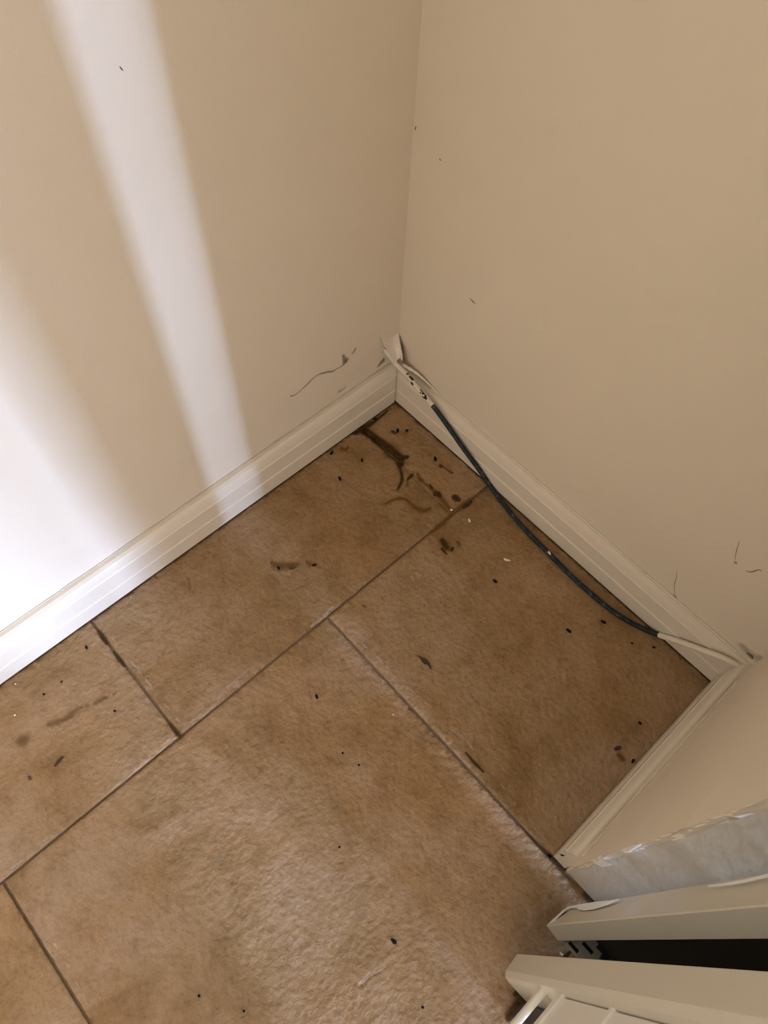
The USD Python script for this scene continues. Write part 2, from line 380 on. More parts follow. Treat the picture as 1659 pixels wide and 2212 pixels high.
# ------------------------------------------------------------------ folding steel door, folded open beside the end of the short wall
DZ = 0.026                                    # gap under the door
door = thing('folding_door', 'cream painted steel folding door standing folded beside the end of the short wall', 'door', (0.40, 0.67, DZ))
def shell(pts, z0, z1, t=0.0011):
    """thin folded sheet metal: a polyline in plan, given thickness, extruded"""
    from shapely.geometry import LineString
    g = LineString(pts).buffer(t, cap_style=2, join_style=1, quad_segs=4)
    m = trimesh.creation.extrude_polygon(g, z1 - z0); m.apply_translation([0, 0, z0]); return m
def rot(p, c, a):
    p = np.array(p, float) - c; ca, sa = math.cos(a), math.sin(a)
    return np.c_[p[:, 0] * ca - p[:, 1] * sa, p[:, 0] * sa + p[:, 1] * ca] + c
LEN, TOP = 0.20, 2.17
# upper panel: front sheet against the wall, edge face, back lip, hollow behind
P1 = rot([(0.352, 0.672 + LEN), (0.352, 0.6725), (0.3872, 0.6680), (0.3872, 0.686)], np.array([0.3872, 0.668]), -0.08)
pan1 = obj('door_panel', shell(P1, DZ, TOP), 'steel_paint', door, smooth=30)
# lower panel
P2 = rot([(0.4325, 0.686), (0.4335, 0.6660), (0.4535, 0.6672), (0.4580, 0.6702), (0.4592, 0.675), (0.4592, 0.667 + LEN)], np.array([0.4592, 0.668]), 0.05)
pan2 = obj('door_panel', shell(P2, DZ, TOP), 'steel_paint', door, smooth=30)
def slotted(x0, x1, y0, y1, z0, z1, slots):
    m = man(box(x0, x1, y0, y1, z0, z1))
    for (a, b, c, d) in slots: m = m - man(box(a, b, c, d, z0 - 0.01, z1 + 0.01))
    return m
w = 0.0021
obj('slotted_channel', slotted(0.3555, 0.3875, 0.6700, 0.93, DZ + 0.002, DZ + 0.0045,
    [(0.3822 - w, 0.3822 + w, 0.6945, 0.7080), (0.3712 - w, 0.3712 + w, 0.7052, 0.7196), (0.3668 - w, 0.3668 + w, 0.6875, 0.7050), (0.3822 - w, 0.3822 + w, 0.7170, 0.7300)]),
    'steel_paint', pan1, label='slotted channel closing the foot of the panel')
obj('slotted_channel', slotted(0.4345, 0.4540, 0.6700, 0.93, DZ + 0.002, DZ + 0.0045, [(0.4440, 0.4480, 0.72, 0.735)]), 'steel_paint', pan2)
obj('slot_shade', box(0.3560, 0.3868, 0.6715, 0.93, DZ, DZ + 0.0012), 'shade_brown', pan1, label='dark plate painted for the shade under the slots')  # added plate, coloured as the shade below the slots
brk = obj('pivot_bracket', join(box(0.3405, 0.3640, 0.7180, 0.78, DZ + 0.0046, DZ + 0.0075), box(0.3535, 0.3565, 0.7180, 0.78, DZ + 0.0046, DZ + 0.060)), 'dark_steel', door)
bolt = trimesh.creation.cylinder(0.0085, 0.006, sections=24); bolt.apply_translation([0.365, 0.735, DZ + 0.0075])
obj('pivot_plate', bolt, 'dark_steel', door)
b2 = trimesh.creation.cylinder(0.0024, 0.016, sections=16); b2.apply_translation([0.365, 0.735, DZ + 0.014])
obj('pivot_screw', b2, 'steel', door, smooth=40)
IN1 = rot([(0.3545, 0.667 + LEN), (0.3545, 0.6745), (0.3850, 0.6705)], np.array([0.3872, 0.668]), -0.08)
obj('hollow_shade', shell(IN1, DZ + 0.0046, TOP), 'shade_brown', pan1, label='added dark sheet painted for the shade inside the hollow panel')  # added sheet; its dark colour is the shade of the hollow
obj('gap_stop', box(0.372, 0.462, 0.866, 0.869, DZ, TOP), 'shade_brown', door)  # added full-height slab keeping daylight out of the gap between panels
# louvred flank beside the lower panel: rounded rails with openings between, panel above
def rounded(x0, x1, y0, y1, z0, z1, r):
    pts = []
    s = manifold3d.Manifold.sphere(r, 16)
    return manifold3d.Manifold.batch_hull([s.translate([a, b, c]) for a in (x0 + r, x1 - r) for b in (y0 + r, y1 - r) for c in (z0 + r, z1 - r)])
lou = obj('louvre_panel', rounded(0.4600, 0.4900, 0.6750, 0.690, 0.284, 2.0, 0.0025), 'rack_paint', door, smooth=40, label='narrow cream louvred strip beside the lower panel')
obj('rail', rounded(0.4572, 0.5005, 0.6725, 0.679, 0.193, 0.207, 0.003), 'rack_paint', lou, smooth=40)
obj('rail', rounded(0.4572, 0.5005, 0.6725, 0.684, 0.270, 0.287, 0.003), 'rack_paint', lou, smooth=40)
obj('rail', rounded(0.4572, 0.5005, 0.6735, 0.684, 0.412, 0.424, 0.003), 'rack_paint', lou, smooth=40)
obj('gap_filler', box(0.4618, 0.4800, 0.700, 0.86, 0.018, 2.0), 'dark_steel', lou, label='added dark block filling the gap behind the strip and stopping daylight')  # added block: dark gap in view, and a stop for daylight
# paint flaking off the edge of the upper panel
DOOR_CHIPS = [[[0.3628, 0.6695, 0.0287], [0.3583, 0.6695, 0.0491], [0.3576, 0.6695, 0.107], [0.358, 0.6695, 0.154], [0.36, 0.6695, 0.2063], [0.3602, 0.6695, 0.2356], [0.3653, 0.6695, 0.209], [0.3687, 0.6695, 0.1742], [0.3685, 0.6695, 0.1341], [0.3651, 0.6695, 0.1032], [0.3617, 0.6695, 0.0865], [0.3599, 0.6695, 0.0534], [0.3634, 0.6695, 0.0414], [0.3837, 0.6695, 0.0411], [0.3853, 0.6695, 0.0248]], [[0.3619, 0.6695, 0.4378], [0.3623, 0.6695, 0.4606], [0.3618, 0.6695, 0.4936], [0.3601, 0.6695, 0.5209], [0.3618, 0.6695, 0.5229], [0.3635, 0.6695, 0.4958], [0.3635, 0.6695, 0.4693]]]
# ceiling lamp added out of the picture for warm fill: the disk light shines out of its housing
lampt = thing('fill_lamp', 'round flat lamp added under the ceiling behind the camera for warm fill', 'lamp', (LAMP_AT[0], LAMP_AT[1], CEIL))
rim = trimesh.creation.annulus(LAMP_R, LAMP_R + 0.02, 0.075, sections=48); rim.apply_translation([LAMP_AT[0], LAMP_AT[1], CEIL - 0.037])
top = trimesh.creation.cylinder(LAMP_R, 0.02, sections=48); top.apply_translation([LAMP_AT[0], LAMP_AT[1], CEIL - 0.0095])
obj('rim', rim, 'lamp_glass', lampt, smooth=40); obj('base', top, 'lamp_glass', lampt, smooth=40)

# ------------------------------------------------------------------ a chair added behind the camera to keep daylight off the upper left wall
def chair(cx, cy):
    z = 1 / S
    c = thing('shade_chair', 'upholstered chair added behind the camera to shade the upper left wall', 'chair', (cx, cy, 0))
    hw = 0.235 * z
    obj('seat', rounded(cx - hw, cx + hw, cy - 0.22 * z, cy + 0.22 * z, 0.42 * z, 0.48 * z, 0.02), 'wall_paint', c, smooth=40)
    obj('backrest', rounded(cx - hw, cx + hw, cy - 0.25 * z, cy - 0.20 * z, 0.63 * z, 1.20 * z, 0.02), 'wall_paint', c, smooth=40)
    for sx in (-1, 1):
        for sy in (-1, 1):
            l = tube([(cx + sx * 0.205 * z, cy + sy * 0.19 * z, 0.43 * z), (cx + sx * 0.215 * z, cy + sy * 0.205 * z, -0.0005)], [0.022, 0.015], 12)
            obj('leg', l, 'brown_bit', c, smooth=40)
chair(0.735, 1.55)

# ------------------------------------------------------------------ things lying about, taken from measured places on the floor and the walls
DROPPINGS = [
    ([0.0495, 0.0039], 2.577, 0.007, 'near the corner against the left baseboard, above the dark smear'),
    ([0.0374, 0.0447], 0.822, 0.0083, 'left of the close pair below the room corner'),
    ([0.0262, 0.0544], 2.961, 0.0061, 'right of the close pair below the room corner'),
    ([0.1446, 0.0075], -2.673, 0.0087, 'hard against the left baseboard, left of a small brown curl'),
    ([0.1178, 0.0494], 0.964, 0.007, 'lying alone left of the dark smear in the corner'),
    ([0.166, 0.0523], 1.259, 0.0084, 'below the one against the left baseboard'),
    ([0.0298, 0.123], 0.984, 0.009, 'near the right baseboard, above a faint yellow streak'),
    ([0.3304, 0.1088], 1.26, 0.0064, 'at the left end of the rusty patch on the middle tile'),
    ([0.2889, 0.1387], 2.774, 0.0073, 'at the right end of the rusty patch, beside the orange spot'),
    ([0.1117, 0.33], 1.697, 0.0076, 'below the curled white crumb'),
    ([0.0895, 0.4505], 1.732, 0.0087, 'left of the two slanting ones below the cable'),
    ([0.0428, 0.4746], 1.804, 0.0083, 'right of the two slanting ones below the cable'),
    ([0.0373, 0.5215], 1.682, 0.0035, 'tiny, below the right end of the cable'),
    ([0.0194, 0.5456], 2.061, 0.0045, 'closest to the right end of the cable'),
    ([0.1165, 0.5976], 1.432, 0.005, 'alone before the short return baseboard'),
    ([0.1618, 0.6219], -2.908, 0.0064, 'leaning on the short return baseboard'),
    ([0.4094, 0.2878], 1.188, 0.0068, 'in the middle of the floor below the grout crossing'),
    ([0.4315, 0.3656], 1.505, 0.0034, 'tiny, in the daylight band of the large tile, upper of two'),
    ([0.426, 0.3905], 1.644, 0.0028, 'tiny, in the daylight band of the large tile, lower of two'),
    ([0.5447, 0.631], 1.801, 0.0035, 'tiny, near the bottom edge of the picture before the folding door'),
    ([0.5969, 0.0298], 1.263, 0.0057, 'below the left baseboard, left of the dark grout gap'),
    ([0.6719, 0.0482], 1.976, 0.0033, 'tiny, at the left edge near the baseboard'),
    ([0.719, 0.4567], 1.951, 0.0034, 'small, at the bottom left of the large tile'),
    ([0.6913, 0.5012], 1.861, 0.0029, 'tiny, at the bottom of the large tile beside a hair'),
    ([0.5065, 0.4463], 1.672, 0.0026, 'speck in the middle of the daylight band on the large tile'),
    ([0.6463, 0.0488], -3.132, 0.0032, 'faint speck on the left tile below the baseboard'),
    ([0.6157, 0.128], 1.816, 0.0037, 'small speck right of the brown drip stain'),
]
FLAKES = [
    ('leaf_fragment', 'brown curled leaf fragment lying on the tile right of the middle grout line', 'plant debris', [[0.2715, 0.3354], [0.2681, 0.3419], [0.2657, 0.3485], [0.266, 0.3543], [0.2686, 0.3597], [0.2709, 0.3629], [0.2714, 0.3607], [0.2697, 0.3544], [0.2725, 0.3502], [0.2726, 0.3457], [0.2713, 0.3417]], 'leaf_bit'),
    ('debris_flake', 'dark flat flake of debris before the short return baseboard', 'debris', [[0.1673, 0.5951], [0.1614, 0.5964], [0.1582, 0.6008], [0.1624, 0.6018], [0.1678, 0.5985]], 'leaf_bit'),
    ('debris_flake', 'thin brown seed husk between two black droppings on the middle tile', 'debris', [[0.319, 0.1179], [0.3151, 0.1194], [0.3101, 0.1248], [0.3165, 0.1231], [0.3199, 0.12]], 'brown_bit'),
    ('debris_flake', 'greenish black crumb of dirt before the folding door', 'debris', [[0.5265, 0.5584], [0.5234, 0.5606], [0.5229, 0.5654], [0.5251, 0.5671], [0.5276, 0.5643]], 'dropping'),
    ('debris_flake', 'small brown chip above the dark pair in the corner', 'debris', [[0.0458, 0.0374], [0.0418, 0.0396], [0.0416, 0.047], [0.045, 0.0464], [0.0465, 0.0403]], 'brown_bit'),
    ('debris_flake', 'dark bit stuck at the foot of the right baseboard near the corner', 'debris', [[-0.0009, 0.0442], [-0.0043, 0.0483], [-0.0016, 0.0521], [0.0018, 0.0492]], 'brown_bit'),
    ('debris_flake', 'brown bit below the dropping by the right baseboard', 'debris', [[0.0339, 0.1344], [0.0294, 0.136], [0.0314, 0.1411], [0.0352, 0.1389]], 'brown_bit'),
    ('debris_flake', 'reddish brown fleck on the leftmost tile', 'debris', [[0.7395, 0.1257], [0.7367, 0.1275], [0.7385, 0.1318], [0.7409, 0.1304]], 'brown_bit'),
]
CRUMBS = [
    ('white grain-like crumb on the grout line beside the brown stains', [[0.0766, 0.203], [0.0746, 0.2069]], 0.00182),
    ('white grain-like crumb just past the grout line below the right baseboard', [[0.0669, 0.2328], [0.0699, 0.2386]], 0.00168),
    ('curled white crumb on the tile between the cable and the dark print', [[0.0752, 0.3131], [0.0748, 0.3174], [0.0728, 0.3202], [0.0708, 0.3229]], 0.00177),
    ('white crumb at the left edge, below the baseboard', [[0.7136, 0.0465], [0.7129, 0.0487]], 0.00141),
    ('tiny white fleck near the left edge against the baseboard', [[0.6928, 0.0105], [0.6917, 0.0123]], 0.00096),
    ('tiny white fleck on the joint side of the large tile', [[0.3505, 0.3718], [0.35, 0.3739]], 0.00097),
    ('white crumb on the floor behind the folding door', [[0.3926, 0.6988], [0.3919, 0.7031]], 0.00128),
]
HAIRS = [
    ('short curled dark hair on the large tile near the bottom left', 'floor', [[0.6752, 0.4214, 0.0], [0.6741, 0.4261, 0.0], [0.6713, 0.4293, 0.0], [0.6717, 0.4308, 0.0]]),
    ('faint curved hair in the shaded part of the large tile', 'floor', [[0.6261, 0.3644, 0.0], [0.6223, 0.3638, 0.0], [0.6177, 0.3658, 0.0]]),
    ('short hair beside the tiny dropping at the bottom of the large tile', 'floor', [[0.6982, 0.5036, 0.0], [0.6954, 0.5049, 0.0], [0.6922, 0.5056, 0.0]]),
    ('dark hair stuck on the right wall above the cable end', 'right', [[-0.0137, 0.5572, 0.2235], [-0.0137, 0.5606, 0.2253], [-0.0137, 0.5633, 0.2308], [-0.0137, 0.5655, 0.2381], [-0.0137, 0.5665, 0.2397], [-0.0137, 0.5692, 0.2403]]),
    ('thin cobweb strand on the right wall rising from a dark spot', 'right', [[-0.0137, 0.5411, 0.2252], [-0.0137, 0.5367, 0.2363], [-0.0137, 0.5329, 0.2482], [-0.0137, 0.5303, 0.258]]),
    ('thin cobweb strand on the right wall above the baseboard', 'right', [[-0.0137, 0.5202, 0.0839], [-0.0137, 0.5143, 0.0936], [-0.0137, 0.5094, 0.1045], [-0.0137, 0.5059, 0.1189], [-0.0137, 0.5015, 0.1301]]),
    ('short dark hair stuck high on the right wall', 'right', [[-0.0137, 0.1022, 0.2998], [-0.0137, 0.1073, 0.2989], [-0.0137, 0.1124, 0.2973]]),
    ('curled brown hair on the floor tile near the left baseboard', 'floor', [[0.1961, 0.1147, 0.0], [0.1966, 0.1185, 0.0], [0.1946, 0.1213, 0.0], [0.1925, 0.12, 0.0]]),
    ('small dark hair high on the left wall in the daylight band', 'left', [[0.309, -0.017, 0.6571], [0.3083, -0.017, 0.6554], [0.3073, -0.017, 0.6533]]),
    ('hair-thin mark in the corner of the two walls, high up', 'right', [[-0.0137, -0.0129, 0.4727], [-0.0137, -0.0138, 0.4672]]),
]
STAINS_AND_SHADING = [  # dirt and rust strokes, plus painted highlights and shadow strokes
    ('grime', 'floor', [[0.0928, 0.0023, 0.0, 0.0082], [0.0796, 0.0031, 0.0, 0.0107], [0.0771, 0.0124, 0.0, 0.0082], [0.0745, 0.0338, 0.0, 0.0065], [0.072, 0.0453, 0.0, 0.0073]]),
    ('grime', 'floor', [[0.0759, 0.0111, 0.0, 0.0074], [0.0732, 0.0302, 0.0, 0.0073], [0.0713, 0.0554, 0.0, 0.0089], [0.0704, 0.0759, 0.0, 0.0128], [0.0727, 0.0901, 0.0, 0.0103], [0.078, 0.0957, 0.0, 0.0055]]),
    ('grime', 'floor', [[0.1034, -0.0045, 0.0, 0.0033], [0.0904, -0.0004, 0.0, 0.0065], [0.0745, 0.0039, 0.0, 0.0049], [0.0467, 0.0064, 0.0, 0.0025], [0.0212, 0.004, 0.0, 0.0025]]),
    ('grime', 'floor', [[0.0716, 0.0772, 0.0, 0.0056], [0.0658, 0.0869, 0.0, 0.0056], [0.058, 0.0914, 0.0, 0.004]]),
    ('grime', 'floor', [[0.0772, 0.0907, 0.0, 0.0055], [0.0873, 0.1068, 0.0, 0.0031], [0.096, 0.1171, 0.0, 0.0031], [0.1055, 0.1221, 0.0, 0.0031], [0.1121, 0.1251, 0.0, 0.0023]]),
    ('grime', 'floor', [[0.0878, 0.122, 0.0, 0.0023], [0.0795, 0.1204, 0.0, 0.0031], [0.0744, 0.1204, 0.0, 0.0023]]),
    ('rust_stain', 'floor', [[0.0867, 0.1197, 0.0, 0.0016], [0.0964, 0.1301, 0.0, 0.0023]]),
    ('rust_stain', 'floor', [[0.0684, 0.1234, 0.0, 0.0031], [0.0721, 0.1314, 0.0, 0.0039], [0.0718, 0.1384, 0.0, 0.0031]]),
    ('rust_stain', 'floor', [[0.0749, 0.1334, 0.0, 0.0031], [0.0723, 0.1512, 0.0, 0.0031], [0.072, 0.1713, 0.0, 0.0046], [0.0738, 0.1882, 0.0, 0.0061], [0.0756, 0.205, 0.0, 0.0045]]),
    ('grime', 'floor', [[0.069, 0.1509, 0.0, 0.0015], [0.0704, 0.1585, 0.0, 0.0023]]),
    ('grime', 'floor', [[0.0769, 0.1692, 0.0, 0.0038], [0.0709, 0.1712, 0.0, 0.0061], [0.0722, 0.1766, 0.0, 0.0031]]),
    ('rust_stain', 'floor', [[0.1436, 0.1311, 0.0, 0.003], [0.1302, 0.1332, 0.0, 0.003], [0.119, 0.1398, 0.0, 0.0053], [0.1133, 0.1481, 0.0, 0.003]]),
    ('rust_stain', 'floor', [[0.1144, 0.1492, 0.0, 0.0023], [0.1128, 0.1679, 0.0, 0.0045], [0.1077, 0.1778, 0.0, 0.006], [0.0959, 0.1807, 0.0, 0.003]]),
    ('rust_stain', 'floor', [[0.128, 0.0093, 0.0, 0.004], [0.122, 0.0169, 0.0, 0.0048], [0.1163, 0.0148, 0.0, 0.0024]]),
    ('rust_stain', 'floor', [[0.0301, 0.1388, 0.0, 0.0024], [0.0295, 0.1485, 0.0, 0.0024], [0.0272, 0.1595, 0.0, 0.0031]]),
    ('grime', 'floor', [[0.0557, 0.19, 0.0, 0.0069], [0.0549, 0.1972, 0.0, 0.0076], [0.0534, 0.2007, 0.0, 0.0046]]),
    ('grime', 'floor', [[0.0595, 0.2137, 0.0, 0.003], [0.0524, 0.2146, 0.0, 0.0038], [0.0403, 0.2145, 0.0, 0.0023]]),
    ('rust_stain', 'floor', [[0.0779, 0.2072, 0.0, 0.003], [0.0593, 0.2086, 0.0, 0.003], [0.0394, 0.2087, 0.0, 0.0023]]),
    ('grime', 'floor', [[0.1204, 0.2305, 0.0, 0.0036], [0.1237, 0.2398, 0.0, 0.0043], [0.1255, 0.2464, 0.0, 0.0036]]),
    ('grime', 'floor', [[0.1321, 0.2415, 0.0, 0.0022], [0.1328, 0.248, 0.0, 0.0022], [0.1329, 0.2539, 0.0, 0.0014]]),
    ('grime', 'floor', [[0.1178, 0.2512, 0.0, 0.0022], [0.1236, 0.2541, 0.0, 0.0022]]),
    ('rust_stain', 'floor', [[0.1241, 0.2313, 0.0, 0.0065], [0.1238, 0.2438, 0.0, 0.0101], [0.123, 0.2526, 0.0, 0.0043]]),
    ('rust_stain', 'floor', [[0.1066, 0.2488, 0.0, 0.0044], [0.1079, 0.2558, 0.0, 0.0029]]),
    ('rust_stain', 'floor', [[0.2936, 0.1266, 0.0, 0.0035], [0.293, 0.1311, 0.0, 0.0056], [0.2939, 0.1353, 0.0, 0.0035]]),
    ('rust_stain', 'floor', [[0.3329, 0.0938, 0.0, 0.0042], [0.3277, 0.1053, 0.0, 0.0084], [0.3162, 0.1154, 0.0, 0.007], [0.3044, 0.122, 0.0, 0.0035]]),
    ('drip_stain', 'floor', [[0.6889, 0.0854, 0.0, 0.0047], [0.681, 0.0901, 0.0, 0.0065], [0.6718, 0.0936, 0.0, 0.0048]]),
    ('drip_stain', 'floor', [[0.6701, 0.0943, 0.0, 0.0048], [0.6609, 0.0946, 0.0, 0.0066], [0.6497, 0.0942, 0.0, 0.0042], [0.644, 0.0961, 0.0, 0.003]]),
    ('drip_stain', 'floor', [[0.6404, 0.0969, 0.0, 0.0024], [0.6366, 0.0995, 0.0, 0.0024]]),
    ('drip_stain', 'floor', [[0.6312, 0.1019, 0.0, 0.003], [0.622, 0.1028, 0.0, 0.0049], [0.6138, 0.1053, 0.0, 0.0037]]),
    ('drip_stain', 'floor', [[0.6059, 0.1082, 0.0, 0.0018], [0.6027, 0.1087, 0.0, 0.0018]]),
    ('drip_stain', 'floor', [[0.7258, 0.0788, 0.0, 0.0076], [0.7219, 0.0823, 0.0, 0.0099], [0.7181, 0.0858, 0.0, 0.0076]]),
    ('grime', 'floor', [[0.7087, 0.137, 0.0, 0.0017], [0.7017, 0.135, 0.0, 0.0034], [0.6949, 0.1335, 0.0, 0.0017]]),
    ('rust_stain', 'floor', [[0.4705, -0.0009, 0.0, 0.0021], [0.4685, 0.0076, 0.0, 0.0021]]),
    ('rust_stain', 'floor', [[0.1696, 0.6039, 0.0, 0.0048], [0.1693, 0.6097, 0.0, 0.0053], [0.1707, 0.6146, 0.0, 0.003]]),
    ('rust_stain', 'floor', [[0.2785, 0.2314, 0.0, 0.0027], [0.2765, 0.236, 0.0, 0.0034]]),
    ('rust_stain', 'floor', [[0.3257, 0.6616, 0.0, 0.0074], [0.3264, 0.6744, 0.0, 0.0115], [0.3257, 0.6882, 0.0, 0.0104]]),
    ('grime', 'floor', [[0.3254, 0.6786, 0.0, 0.0042], [0.3249, 0.6896, 0.0, 0.0062], [0.3234, 0.6969, 0.0, 0.0052]]),
    ('grime', 'floor', [[0.3247, 0.6217, 0.0, 0.0032], [0.3242, 0.6325, 0.0, 0.0043], [0.3236, 0.6467, 0.0, 0.0032]]),
    ('grime', 'floor', [[0.4835, 0.7011, 0.0, 0.0056], [0.4653, 0.7003, 0.0, 0.0066], [0.4521, 0.7036, 0.0, 0.0076], [0.4516, 0.71, 0.0, 0.0048]]),
    ('grime', 'floor', [[0.462, 0.6916, 0.0, 0.0029], [0.4525, 0.6955, 0.0, 0.0043], [0.4505, 0.7021, 0.0, 0.0038]]),
    ('grime', 'floor', [[0.5723, 0.0191, 0.0, 0.0026], [0.5734, 0.0323, 0.0, 0.0039], [0.5737, 0.0443, 0.0, 0.0026]]),
    ('grime', 'floor', [[0.5734, 0.0586, 0.0, 0.0019], [0.5736, 0.0757, 0.0, 0.0032], [0.5733, 0.0863, 0.0, 0.0019]]),
    ('grime', 'floor', [[0.5728, 0.1874, 0.0, 0.0018], [0.573, 0.203, 0.0, 0.0029], [0.5723, 0.2123, 0.0, 0.0035]]),
    ('grime', 'floor', [[0.3142, 0.4697, 0.0, 0.0012], [0.3148, 0.487, 0.0, 0.0023], [0.3142, 0.5028, 0.0, 0.0017]]),
    ('grime', 'floor', [[0.3265, 0.597, 0.0, 0.0016], [0.3262, 0.6133, 0.0, 0.0027], [0.3253, 0.626, 0.0, 0.0032]]),
    ('rust_stain', 'floor', [[0.1257, 0.2114, 0.0, 0.0029], [0.1167, 0.212, 0.0, 0.0051], [0.1018, 0.2116, 0.0, 0.0037], [0.0812, 0.2107, 0.0, 0.0037]]),
    ('chip_highlight', 'floor', [[0.4892, 0.1996, 0.0, 0.0009], [0.4816, 0.1997, 0.0, 0.0012], [0.4737, 0.1992, 0.0, 0.0007]]),
    ('chip_highlight', 'floor', [[0.4868, 0.1984, 0.0, 0.0014], [0.4796, 0.199, 0.0, 0.0021], [0.4732, 0.1996, 0.0, 0.0012]]),
    ('chip_highlight', 'floor', [[0.4703, 0.1998, 0.0, 0.0016], [0.4614, 0.1992, 0.0, 0.0022], [0.4525, 0.1987, 0.0, 0.0014]]),
    ('chip_highlight', 'floor', [[0.4846, 0.1996, 0.0, 0.0015], [0.479, 0.2012, 0.0, 0.0022], [0.4722, 0.2014, 0.0, 0.0013]]),
    ('chip_highlight', 'floor', [[0.4821, 0.1993, 0.0, 0.001], [0.4712, 0.1989, 0.0, 0.0014], [0.4614, 0.1992, 0.0, 0.0008]]),
    ('chip_highlight', 'floor', [[0.5426, 0.2058, 0.0, 0.0011], [0.5386, 0.2053, 0.0, 0.0015], [0.5342, 0.2052, 0.0, 0.0009]]),
    ('chip_highlight', 'floor', [[0.5527, 0.2047, 0.0, 0.0013], [0.5454, 0.2056, 0.0, 0.0019], [0.5384, 0.2071, 0.0, 0.0011]]),
    ('chip_highlight', 'floor', [[0.3295, 0.2064, 0.0, 0.0017], [0.3197, 0.2058, 0.0, 0.0025], [0.3099, 0.2053, 0.0, 0.0015]]),
    ('chip_highlight', 'floor', [[0.3538, 0.2085, 0.0, 0.0013], [0.3415, 0.2076, 0.0, 0.0018], [0.3299, 0.2079, 0.0, 0.0011]]),
    ('chip_highlight', 'floor', [[0.3543, 0.2071, 0.0, 0.0016], [0.3488, 0.2065, 0.0, 0.0023], [0.3438, 0.2055, 0.0, 0.0014]]),
    ('chip_highlight', 'floor', [[0.3046, 0.4341, 0.0, 0.0013], [0.3031, 0.4402, 0.0, 0.0019], [0.3025, 0.4472, 0.0, 0.0011]]),
    ('chip_highlight', 'floor', [[0.3155, 0.274, 0.0, 0.0011], [0.3158, 0.2791, 0.0, 0.0016], [0.3147, 0.2827, 0.0, 0.001]]),
    ('chip_highlight', 'floor', [[0.3054, 0.4366, 0.0, 0.0013], [0.3057, 0.4411, 0.0, 0.0018], [0.3056, 0.446, 0.0, 0.0011]]),
    ('chip_highlight', 'floor', [[0.3047, 0.4468, 0.0, 0.0016], [0.304, 0.4522, 0.0, 0.0023], [0.303, 0.4579, 0.0, 0.0014]]),
    ('chip_highlight', 'floor', [[0.3112, 0.3574, 0.0, 0.0014], [0.3102, 0.3626, 0.0, 0.0019], [0.3095, 0.3691, 0.0, 0.0012]]),
    ('chip_highlight', 'floor', [[0.3088, 0.3755, 0.0, 0.0008], [0.3082, 0.3793, 0.0, 0.0011], [0.3094, 0.3841, 0.0, 0.0007]]),
    ('chip_highlight', 'floor', [[0.3084, 0.3883, 0.0, 0.0011], [0.3074, 0.3926, 0.0, 0.0016], [0.3072, 0.3968, 0.0, 0.0009]]),
    ('chip_highlight', 'floor', [[0.3131, 0.3165, 0.0, 0.0013], [0.313, 0.32, 0.0, 0.0019], [0.3124, 0.3231, 0.0, 0.0011]]),
    ('chip_highlight', 'floor', [[0.3137, 0.3003, 0.0, 0.0015], [0.3126, 0.3039, 0.0, 0.0021], [0.3125, 0.3084, 0.0, 0.0013]]),
    ('chip_highlight', 'floor', [[0.3131, 0.3034, 0.0, 0.0012], [0.3134, 0.3075, 0.0, 0.0016], [0.3128, 0.3115, 0.0, 0.001]]),
    ('chip_highlight', 'floor', [[0.3059, 0.4345, 0.0, 0.0014], [0.3063, 0.4374, 0.0, 0.0021], [0.3049, 0.4394, 0.0, 0.0013]]),
    ('chip_highlight', 'floor', [[0.3156, 0.2694, 0.0, 0.001], [0.3155, 0.2749, 0.0, 0.0014], [0.3153, 0.2804, 0.0, 0.0008]]),
    ('chip_highlight', 'floor', [[0.3153, 0.5845, 0.0, 0.0013], [0.3147, 0.5878, 0.0, 0.0018], [0.3154, 0.5922, 0.0, 0.001]]),
    ('chip_highlight', 'floor', [[0.3025, 0.4607, 0.0, 0.0014], [0.3031, 0.468, 0.0, 0.0019], [0.3041, 0.4757, 0.0, 0.0011]]),
    ('chip_highlight', 'floor', [[0.3131, 0.5779, 0.0, 0.0008], [0.3121, 0.5816, 0.0, 0.0011], [0.3127, 0.5868, 0.0, 0.0007]]),
    ('chip_highlight', 'floor', [[0.3119, 0.5527, 0.0, 0.0013], [0.3131, 0.5553, 0.0, 0.0018], [0.3139, 0.5568, 0.0, 0.0011]]),
    ('chip_highlight', 'floor', [[0.3162, 0.6014, 0.0, 0.001], [0.316, 0.6065, 0.0, 0.0015], [0.3158, 0.6116, 0.0, 0.0009]]),
    ('chip_highlight', 'floor', [[0.3083, 0.527, 0.0, 0.001], [0.309, 0.5317, 0.0, 0.0014], [0.3092, 0.5359, 0.0, 0.0009]]),
    ('chip_highlight', 'floor', [[0.5631, 0.0851, 0.0, 0.0016], [0.5632, 0.0919, 0.0, 0.0023], [0.5626, 0.0976, 0.0, 0.0014]]),
    ('chip_highlight', 'floor', [[0.5637, 0.1616, 0.0, 0.001], [0.5632, 0.1671, 0.0, 0.0014], [0.5618, 0.1724, 0.0, 0.0008]]),
    ('chip_highlight', 'floor', [[0.5622, 0.0971, 0.0, 0.0009], [0.5604, 0.0987, 0.0, 0.0013], [0.5601, 0.1015, 0.0, 0.0008]]),
    ('chip_highlight', 'floor', [[0.5625, 0.1879, 0.0, 0.0011], [0.562, 0.1923, 0.0, 0.0015], [0.5616, 0.1959, 0.0, 0.0009]]),
    ('chip_highlight', 'floor', [[0.5633, 0.1248, 0.0, 0.0014], [0.5625, 0.1289, 0.0, 0.002], [0.5621, 0.1326, 0.0, 0.0012]]),
    ('chip_highlight', 'floor', [[0.5634, 0.0395, 0.0, 0.0016], [0.5638, 0.0435, 0.0, 0.0023], [0.5637, 0.048, 0.0, 0.0014]]),
